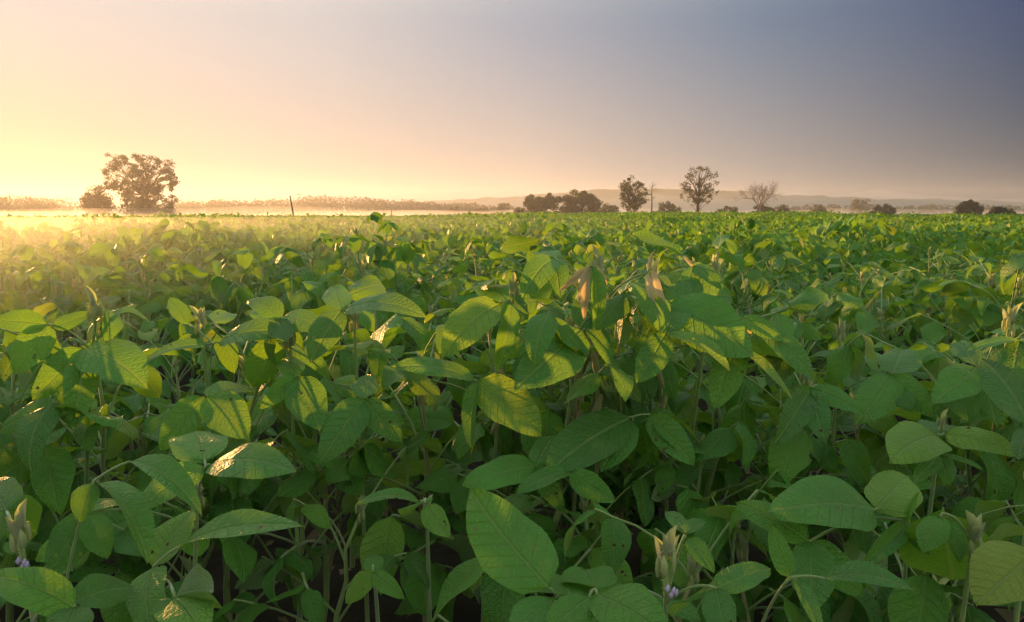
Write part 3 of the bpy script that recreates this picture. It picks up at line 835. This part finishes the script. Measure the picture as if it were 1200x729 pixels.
hero("soybean plant at right with spread wing-like leaf pair", 1103, 1.02, (1103, 500, .92),
     [((1103, 511, .90), [((1099, 511, .90), (1042, 542, .84), .72, (.6, .9, 0), dict(bow=.10)), ((1107, 509, .90), (1194, 536, .84), .56, (.7, .8, 0), dict(bow=.12)), (None, (1112, 500, 1.0), .6, U_)], .03),
      ((1103, 533, .88), [((1100, 534, .88), (1073, 568, .84), .44, M_), ((1104, 536, .88), (1112, 570, .84), .6, C_), ((1108, 533, .88), (1152, 551, .86), .38, U_)], .03)], bud=.7)
hero("soybean plant at lower right with two large overlapping level leaves", 1090, .84, (1064, 612, .78),
     [((1026, 597, .75), [(None, (898, 596, .72), .66, (.75, .75, 0), dict(bow=.07)), (None, (1068, 560, .80), .8, M_, dict(bow=.08)), ((1010, 605, .75), (1015, 650, .72), .6, C_)], .03),
      ((948, 635, .72), [(None, (863, 588, .76), .55, M_), (None, (1010, 700, .70), .6, C_), (None, (955, 720, .66), .7, C_)], .02),
      ((1060, 616, .74), [(None, (1010, 664, .70), .32, (.5, .6, .8), dict(fold=.6)), (None, (1078, 576, .75), .24, CL, dict(fold=.8)), (None, (1090, 650, .72), .6, C_)], .02)], bud=False)
hero("soybean plant at bottom right with slender upright leaf and pale folded leaf", 875, .66, (880, 740, .62),
     [((926, 677, .60), [(None, (902, 616, .63), .50, (.1, 1, -.2), dict(bow=.04)), ((932, 680, .60), (962, 748, .55), .34, CR, dict(bow=.06, fold=.5)), ((966, 678, .60), (1072, 692, .57), .42, (1, .5, 0), dict(bow=.16, fold=.3))], .08)], bud=False)
hero("soybean plant cut by the right edge with a ragged broad leaf", 1225, .70, (1210, 560, .72),
     [((1222, 632, .64), [((1215, 645, .64), (1150, 712, .60), .80, C_, dict(bow=.05)), (None, (1262, 690, .60), .6, C_), (None, (1230, 590, .7), .6, U_)], .03),
      ((1208, 500, .80), [(None, (1150, 420, .9), .5, U_), (None, (1192, 540, .76), .5, CL), (None, (1240, 540, .76), .5, C_)], .04)], bud=True)
# the tall clump in the middle
hero("tall soybean plant in the central clump with a hanging dark green leaf", 672, 1.16, (683, 350, 1.08),
     [((680, 385, 1.05), [(None, (604, 457, .96), .64, (.3, 1, .1), dict(bow=.07)), ((690, 372, 1.06), (715, 430, 1.02), .5, CR), (None, (690, 330, 1.12), .5, C_)], .05),
      ((740, 489, 1.02), [((738, 491, 1.02), (638, 556, .95), .60, (.6, .8, 0), dict(bow=.06)), ((742, 494, 1.02), (702, 552, .97), .62, C_), ((762, 486, 1.02), (813, 547, .97), .58, C_, dict(bow=.07))], .05),
      ((628, 546, .98), [(None, (543, 572, .93), .62, (.8, .6, 0), dict(bow=.06)), (None, (660, 600, .95), .5, C_), (None, (650, 510, 1.05), .6, U_)], .07),
      ((668, 553, .95), [(None, (604, 578, .90), .52, (1, .3, 0), dict(fold=.4)), (None, (720, 590, .92), .6, C_), (None, (690, 520, 1.0), .6, U_)], .07)], bud=1.3, pods=3, brown=True)
hero("tall soybean plant left in the central clump with yellow-lit folded leaf pair", 560, 1.18, (602, 345, 1.10),
     [((594, 354, 1.08), [((586, 356, 1.08), (518, 420, 1.02), .62, (.4, .9, -.2), dict(bow=.14, fold=.3)), ((598, 352, 1.08), (580, 436, 1.02), .42, (.2, .8, .6), dict(bow=.08, fold=.4)), (None, (560, 335, 1.2), .6, U_)], .06),
      ((560, 447, 1.03), [((556, 446, 1.03), (458, 430, 1.00), .46, (.9, .5, 0), dict(bow=.10)), (None, (634, 512, .98), .66, C_), (None, (552, 525, 1.0), .36, (.2, .8, -.6), dict(fold=.6))], .07)], bud=True, pods=2)
hero("soybean plant in the central clump with a long sunlit leaf pointing right", 420, 1.15, (415, 380, 1.10),
     [((400, 364, 1.06), [((403, 364, 1.06), (500, 369, 1.02), .46, (.9, .6, 0), dict(bow=.13)), (None, (362, 425, 1.0), .6, M_, dict(bow=.1)), (None, (392, 335, 1.14), .6, C_)], .05),
      ((427, 468, 1.02), [(None, (372, 541, .96), .60, C_), (None, (470, 520, 1.0), .6, C_), (None, (430, 440, 1.1), .6, U_)], .07)], bud=True)
hero("tall soybean plant right in the central clump with broad overlapping leaves", 800, 1.18, (765, 330, 1.10),
     [((776, 358, 1.08), [(None, (884, 418, 1.00), .72, (.5, .9, .1), dict(bow=.08)), (None, (860, 350, 1.14), .6, (.5, .9, .3), dict(bow=.1)), (None, (750, 420, 1.04), .6, CL)], .04),
      ((780, 391, 1.02), [(None, (855, 434, .97), .42, (1, .35, .1), dict(bow=.12, fold=.35)), (None, (745, 450, .98), .6, C_), (None, (800, 350, 1.1), .6, U_)], .05),
      ((862, 408, 1.04), [(None, (930, 472, .98), .30, (1, .3, .4), dict(fold=.5)), ((892, 388, 1.05), (955, 447, 1.0), .46, (.5, .8, .2), dict(bow=.12)), (None, (838, 480, 1.0), .6, C_)], .05)], bud=1.2, pods=3)
hero("soybean plant in the central clump with sun-bleached tan curled leaves at its top", 705, 1.12, (700, 318, 1.06),
     [((692, 312, 1.03), [(None, (684, 376, 1.01), .24, (.1, 1, -.4), dict(mat=M_DRY, fold=1.1, bow=.12, twist=.7)), (None, (698, 390, 1.00), .30, (.1, 1, .6), dict(fold=.8, bow=.1, twist=-.6)), (None, (655, 340, 1.04), .22, C_, dict(mat=M_DRY, fold=1.2, twist=.5, wave=.2)), ((700, 316, 1.03), (712, 352, 1.02), .25, CR, dict(mat=M_DRY, fold=1.1, twist=.8, wave=.2))], .05),
      ((758, 320, 1.03), [(None, (765, 370, 1.01), .20, C_, dict(mat=M_DRY, fold=1.1, bow=.08, twist=.4)), ((764, 316, 1.03), (781, 368, 1.01), .24, CR, dict(mat=M_DRY, fold=1.0, bow=-.10)), ((760, 318, 1.03), (764, 296, 1.04), .28, C_, dict(mat=M_DRY, fold=1.2))], .06),
      ((650, 303, 1.12), [(None, (610, 350, 1.06), .6, M_, dict(bow=.16)), (None, (655, 350, 1.06), .5, C_, dict(bow=.1)), (None, (630, 296, 1.2), .6, U_)], .05)], bud=1.2, pods=2, brown=True)
hero("soybean plant at the back of the central clump with small withered tan tips", 800, 1.22, (838, 322, 1.16),
     [((812, 312, 1.14), [(None, (800, 300, 1.15), .3, C_, dict(mat=M_DRY, fold=1.0, wave=.2)), (None, (846, 338, 1.10), .55, M_, dict(bow=.12)), (None, (800, 352, 1.10), .5, C_)], .05),
      ((868, 372, 1.06), [(None, (880, 392, 1.05), .5, C_, dict(mat=M_DRY, fold=.6, wave=.2)), (None, (918, 402, 1.02), .5, M_, dict(bow=.1)), (None, (850, 420, 1.02), .5, C_)], .05)], bud=1.1)
# the left cluster, lit from behind
hero("soybean plant at far left with rounded leaves glowing yellow in the sun", 60, 1.12, (112, 372, 1.06),
     [((55, 380, 1.05), [(None, (-12, 378, 1.02), .68, (.5, .9, 0), dict(bow=.1)), ((62, 384, 1.05), (108, 368, 1.08), .6, M_), (None, (20, 440, 1.0), .7, C_)], .05),
      ((97, 408, 1.04), [(None, (174, 452, .99), .70, (.4, .9, .2), dict(bow=.10)), (None, (88, 504, .98), .44, C_, dict(bow=.06)), (None, (40, 470, 1.0), .6, C_)], .06)], bud=1.4)
hero("soybean plant at left with an upright folded leaf and long level leaves", 250, 1.14, (235, 385, 1.08),
     [((250, 403, 1.05), [((243, 404, 1.05), (163, 427, 1.02), .40, (1, .35, 0), dict(bow=.1, fold=.3)), ((256, 402, 1.05), (345, 394, 1.04), .48, (.8, .7, 0), dict(bow=.14)), ((222, 380, 1.07), (197, 350, 1.10), .5, C_, dict(fold=.4))], .06),
      ((243, 464, 1.01), [((240, 465, 1.01), (186, 528, .96), .60, C_, dict(bow=.1)), ((246, 464, 1.01), (293, 515, .96), .70, C_, dict(bow=.08)), (None, (300, 455, 1.1), .6, U_)], .07)], bud=1.1)
hero("soybean plant at left centre with a diamond-shaped leaf lit yellow on one side", 335, 1.10, (340, 400, 1.07),
     [((347, 441, 1.03), [((349, 442, 1.03), (378, 505, .98), .74, (.3, 1, .2), dict(bow=.05)), (None, (305, 480, 1.0), .5, C_), (None, (330, 420, 1.1), .6, U_)], .06),
      ((330, 372, 1.10), [(None, (386, 392, 1.06), .6, (.6, .8, .2), dict(bow=.1)), (None, (290, 352, 1.14), .6, M_, dict(bow=.1)), (None, (300, 400, 1.06), .6, U_)], .05)], bud=1.2)
hero("soybean plant right of the central clump with pale upturned narrow leaves", 985, 1.2, (985, 395, 1.15),
     [((950, 455, 1.08), [(None, (1012, 487, 1.02), .52, (.6, .8, .1), dict(bow=.1)), (None, (905, 520, 1.0), .4, CR, dict(fold=.4)), (None, (968, 520, 1.0), .5, C_)], .06),
      ((1045, 440, 1.10), [(None, (1005, 500, 1.04), .6, C_), (None, (1090, 490, 1.04), .6, C_), (None, (1060, 410, 1.2), .6, U_)], .06)], bud=True)
hero("soybean plant at right edge with grey-green leaf edge-on beside a bud", 1170, 1.15, (1182, 385, 1.10),
     [((1195, 400, 1.06), [(None, (1135, 412, 1.02), .30, (1, .3, 0), dict(fold=.3)), (None, (1230, 440, 1.0), .6, C_), (None, (1180, 470, 1.0), .5, C_)], .05),
      ((1145, 430, 1.06), [(None, (1095, 475, 1.0), .55, C_), (None, (1170, 500, 1.0), .4, C_), (None, (1120, 400, 1.14), .6, U_)], .06)], bud=1.2)

# ------------------------------------------------------------------ the field behind
rf = np.random.RandomState(23)
ONES = "first second third fourth fifth sixth seventh eighth ninth tenth eleventh twelfth thirteenth fourteenth fifteenth sixteenth seventeenth eighteenth nineteenth".split()
def ordinal(n):
    if n < 20: return ONES[n-1]
    tens = {2: "twent", 3: "thirt", 4: "fort", 5: "fift"}[n//10]
    return tens + "ieth" if n % 10 == 0 else tens + "y-" + ONES[n % 10-1]

def canopy_drop(px, y):
    if y < 2.0:
        front = np.interp(px, [0, 250, 450, 560, 640, 720, 860, 960, 1200], [.13, .135, .14, .11, .085, .09, .12, .19, .19])
        if y < 1.2701: return front
        return np.interp(px, [0, 820, 920, 1200], [.30, .29, .20, .20])
    return .205

def relief(x, y):
    row = .06*np.cos(2*math.pi*(np.asarray(y)-1.12+.35*vnoise(np.asarray(x)*.5, np.asarray(y)*.5, 31))/.78)
    mass = .045*np.exp(-((np.asarray(x)+2.0)/2.2)**2-((np.asarray(y)-6.3)/2.6)**2)
    return mass + row + 0.125*vnoise(np.asarray(x)*1.35+5, np.asarray(y)*1.35, 9) + .06*vnoise(np.asarray(x)*.45+3, np.asarray(y)*.45, 12)

cells = []
SP = .27
for j in range(int(14/SP)):
    y = 1.27 + j*SP*.9
    nx = int((.80*y+.5)/SP)+1
    for i in range(-nx, nx+1):
        cells.append(((i+.5*(j % 2))*SP + rf.uniform(-.09, .09), y + rf.uniform(-.09, .09), j))
cells.sort(key=lambda c: c[1])
FRONT = []
for j in range(3):
    for i in range(-7, 8):
        x, y = i*.16 + rf.uniform(-.05, .05), .86 + j*.15 + rf.uniform(-.04, .04)
        px = 600+x/y*FPX
        if abs(x) < .76*y+.1 and not (385 < px < 590) and rf.uniform() < .8: FRONT.append((x, y))
ROW = [(-.98 + i*.165 + rf.uniform(-.04, .04), 1.17 + rf.uniform(-.06, .07)) for i in range(13)] + [(.02+i*.09, 1.27+.06*(i % 2)) for i in range(4)]
n_individual = 300 - len(ROW) - n_hero - len(FRONT)
FRONT.sort(key=lambda c: c[0]/c[1])
for i, (x, y) in enumerate(FRONT):
    lab, grp = "low shaded soybean plant under the front row's leaves, %s from the left" % ordinal(i+1), "low plants in the front row"
    h = rf.uniform(.24, .36) + (.10 if y > 1.1 else 0)
    soy_plant(x, y, h, rf, True, lab, grp, nleaf=7)
ROW.sort(key=lambda c: c[0]/c[1])
for i, (x, y) in enumerate(ROW):
    px = 600+x/y*FPX
    lab = "tall soybean plant of the front row %s, %s from the left" % ("amid the glowing leaves" if px < 430 else "in the central clump" if px < 870 else "right of the central clump", ordinal(i+1))
    soy_plant(x, y, CAM_H-canopy_drop(px, 1.2)-.015+rf.normal()*.02, rf, True, lab, "tall plants of the front row")
rest = []
chosen = []
for (x, y, j) in cells:
    inside = abs(x) < .74*y+.25
    h = CAM_H - .01 - canopy_drop(600+x/y*FPX, y) + float(relief(x, y)) + rf.normal()*.045
    if inside and len(chosen) < n_individual: chosen.append((j, x/y, x, y, h))
    else: rest.append((x, y, h, SP))
chosen.sort()
k, row_j = 0, -1
for (j, _, x, y, h) in chosen:
    k = k+1 if j == row_j else 1
    row_j = j
    look = "tall" if h > .60 else ("low" if h < .50 else "leafy")
    soy_plant(x, y, h, rf, y < 3.3, "%s soybean plant, %s from the left in the %s row behind the front row" % (look, ordinal(k), ordinal(j+1)),
              "plants close behind the front row" if y < 2 else "plants in the nearer field" if y < 3.3 else "plants further into the field", nleaf=(None if y < 2.2 else 12))
k = len(chosen)
print("individual plants:", n_hero, len(FRONT), k, "last y", y)

def canopy(rest, nleaf, lsize, spread, template, r, depth=.21):
    """leaflets of many plants as one mesh: template (k,3) verts of a unit leaflet, quads"""
    tv, tf, tuv = template
    A = np.array(rest)
    n = len(A)*nleaf
    pc = np.repeat(A, nleaf, 0)
    rad = np.sqrt(r.uniform(0, 1, n))*spread
    ang = r.uniform(0, 2*math.pi, n)
    X = pc[:, 0] + rad*np.cos(ang); Y = pc[:, 1] + rad*np.sin(ang)
    Z = ground_z(X, Y) + pc[:, 2] - .10*(rad/spread)**2 - depth*r.uniform(0, 1, n)**1.6 + r.normal(0, .012, n)
    yaw = ang + r.normal(0, .9, n) - math.pi/2
    pit = -np.abs(r.normal(.70, .45, n)); rol = r.normal(0, .42, n)
    s = lsize*r.uniform(.55, 1.22, n)
    cz, sz, cx, sx, cy, sy = np.cos(yaw), np.sin(yaw), np.cos(pit), np.sin(pit), np.cos(rol), np.sin(rol)
    Rz = np.stack([np.stack([cz, -sz, 0*cz], -1), np.stack([sz, cz, 0*cz], -1), np.stack([0*cz, 0*cz, 1+0*cz], -1)], 1)
    Rx = np.stack([np.stack([1+0*cx, 0*cx, 0*cx], -1), np.stack([0*cx, cx, -sx], -1), np.stack([0*cx, sx, cx], -1)], 1)
    Ry = np.stack([np.stack([cy, 0*cy, sy], -1), np.stack([0*cy, 1+0*cy, 0*cy], -1), np.stack([-sy, 0*cy, cy], -1)], 1)
    R = Rz @ Rx @ Ry
    V = np.einsum('nij,kj->nki', R, tv)*s[:, None, None] + np.stack([X, Y, Z], -1)[:, None, :]
    kv = len(tv)
    F = (np.arange(n)[:, None, None]*kv + tf[None]).reshape(-1, tf.shape[1])
    tint = np.repeat(r.uniform(0, 1, n), len(tf))
    return V.reshape(-1, 3), F, tint

def templ(na, nl):
    v, f, uv = leaf_shape(na, nl, .74, .25, .25, .03, .1, rf)
    return np.array(v), np.array(f, np.int32), uv
TN = templ(1, 4)
TQ = (np.array([[0, 0, 0], [.37, .42, .05], [0, .95, -.2], [-.37, .42, .05]]), np.array([[0, 1, 2, 3]], np.int32), None)
parts = [canopy(rest, 40, .095, .21, TN, rf)]
def ring(y0, y1, sp, hbase=.20):
    out = []
    y = y0
    while y < y1:
        nx = int((.86*y+2)/sp)+1
        xs = (np.arange(-nx, nx+1)+rf.uniform(0, 1))*sp + rf.uniform(-.3, .3, 2*nx+1)*sp
        yy = y + rf.uniform(-.35, .35, 2*nx+1)*sp
        hh = CAM_H - hbase + relief(xs, yy) + .09*vnoise(xs*.13+5, yy*.13, 4) + rf.normal(0, .028, 2*nx+1) + .08*(rf.uniform(0, 1, 2*nx+1) < .06)
        out.append(np.stack([xs, yy, hh, np.full_like(xs, sp)], -1)); y += sp*.9
    return np.concatenate(out)
ymax = max(c[1] for c in cells)
parts.append(canopy(ring(ymax+.1, 40, .34), 18, .125, .25, TQ, rf))
parts.append(canopy(ring(40, 142, .85), 15, .26, .55, TQ, rf, depth=.2))
off = 0; Vs, Fs, Ts = [], [], []
for V, F, t in parts:
    Vs.append(V); Fs.append(F+off); Ts.append(t); off += len(V)
me = mesh_np("soybean_canopy", np.concatenate(Vs), np.concatenate(Fs), M_LEAF_FAR, tint=np.concatenate(Ts))
print("canopy quads", len(me.polygons))
o = link(bpy.data.objects.new("soybean_canopy", me))
tag(o, "unbroken leafy canopy of the soybean field stretching to the horizon", "soybean field", kind="stuff")

# fallen leaves on the soil under the front rows
n_l = 420
lx, ly = rf.uniform(-1.6, 1.6, n_l), rf.uniform(.7, 2.6, n_l)
yaw = rf.uniform(0, 6.28, n_l); s_ = rf.uniform(.02, .06, n_l)
c_, d_ = np.cos(yaw), np.sin(yaw)
q = TQ[0]
LV = np.stack([lx[:, None] + s_[:, None]*(q[None, :, 0]*c_[:, None]-q[None, :, 1]*d_[:, None]),
               ly[:, None] + s_[:, None]*(q[None, :, 0]*d_[:, None]+q[None, :, 1]*c_[:, None]),
               .028 + rf.uniform(0, .015, n_l)[:, None] + s_[:, None]*(q[None, :, 2] + rf.normal(0, .12, (n_l, 4)))], -1)
lit = link(bpy.data.objects.new("leaf_litter", mesh_np("leaf_litter", LV.reshape(-1, 3), np.arange(n_l*4).reshape(-1, 4), M_LITTER, tint=rf.uniform(0, 1, n_l))))
tag(lit, "brown fallen leaves scattered on the dark soil between the stems", "leaf litter", kind="stuff")

# ------------------------------------------------------------------ haze and mist
def volume_mat(name, dens, color, g):
    m, nt, N, L, out = new_mat(name)
    v = N.new("ShaderNodeVolumePrincipled")
    v.inputs["Color"].default_value = (*color, 1)
    v.inputs["Density"].default_value = dens
    v.inputs["Anisotropy"].default_value = g
    L.new(v.outputs[0], out.inputs["Volume"])
    return m

def box_mesh(name, a, b, mat):
    x0, y0, z0 = a; x1, y1, z1 = b
    v = [(x0, y0, z0), (x1, y0, z0), (x1, y1, z0), (x0, y1, z0), (x0, y0, z1), (x1, y0, z1), (x1, y1, z1), (x0, y1, z1)]
    f = [(0, 3, 2, 1), (4, 5, 6, 7), (0, 1, 5, 4), (1, 2, 6, 5), (2, 3, 7, 6), (3, 0, 4, 7)]
    me = bpy.data.meshes.new(name); me.from_pydata(v, [], f); me.materials.append(mat); me.update()
    return me
haze = link(bpy.data.objects.new("haze", box_mesh("haze", (-1300, -60, -3.5), (1300, 1280, 44), volume_mat("haze_air", HAZE_D, (0.93, 0.93, 0.97), HAZE_G))))
tag(haze, "thin morning haze filling the air over field and hills", "haze", kind="stuff")

def mist_bank(label, cx, cy, rx, ry, h, dens, g, feather, seed):
    """a low lens of ground mist: thick in the middle, feathering out to nothing at its rim"""
    V, F = [], []
    nr, na = 12, 48
    for side in (1, -1):
        for i in range(nr+1):
            t = i/nr
            for k in range(na):
                a = 2*math.pi*k/na
                rr = t*(1 + .10*math.sin(3*a+seed) + .06*math.sin(7*a+seed*2))
                x = cx + rx*rr*math.cos(a); y = cy + ry*rr*math.sin(a)
                top = h*(1-t**feather)*(1 + min(1, 3/feather)*(.22*math.sin(x*.045+seed)*math.cos(y*.05) + .10*math.sin(x*.13+seed*3)))
                gz = float(ground_z(x, y))
                V.append((x, y, gz + (top + .25 if side > 0 else -.6 + .85*t**4)))
    o2 = (nr+1)*na
    for i in range(nr):
        for k in range(na):
            a, b = i*na+k, i*na+(k+1) % na
            F.append((a, a+na, b+na, b)); F.append((o2+a, o2+b, o2+b+na, o2+a+na))
    for k in range(na):
        a, b = nr*na+k, nr*na+(k+1) % na
        F.append((a, o2+a, o2+b, b))
    me = bpy.data.meshes.new("mist"); me.from_pydata(V, [], F)
    me.polygons.foreach_set("use_smooth", [True]*len(F)); me.update()
    me.materials.append(volume_mat("mist_air", dens, (0.94, 0.94, 0.98), g))
    o = link(bpy.data.objects.new("mist", me)); tag(o, label, "mist", kind="stuff")
for m_ in MISTS: mist_bank(*m_)
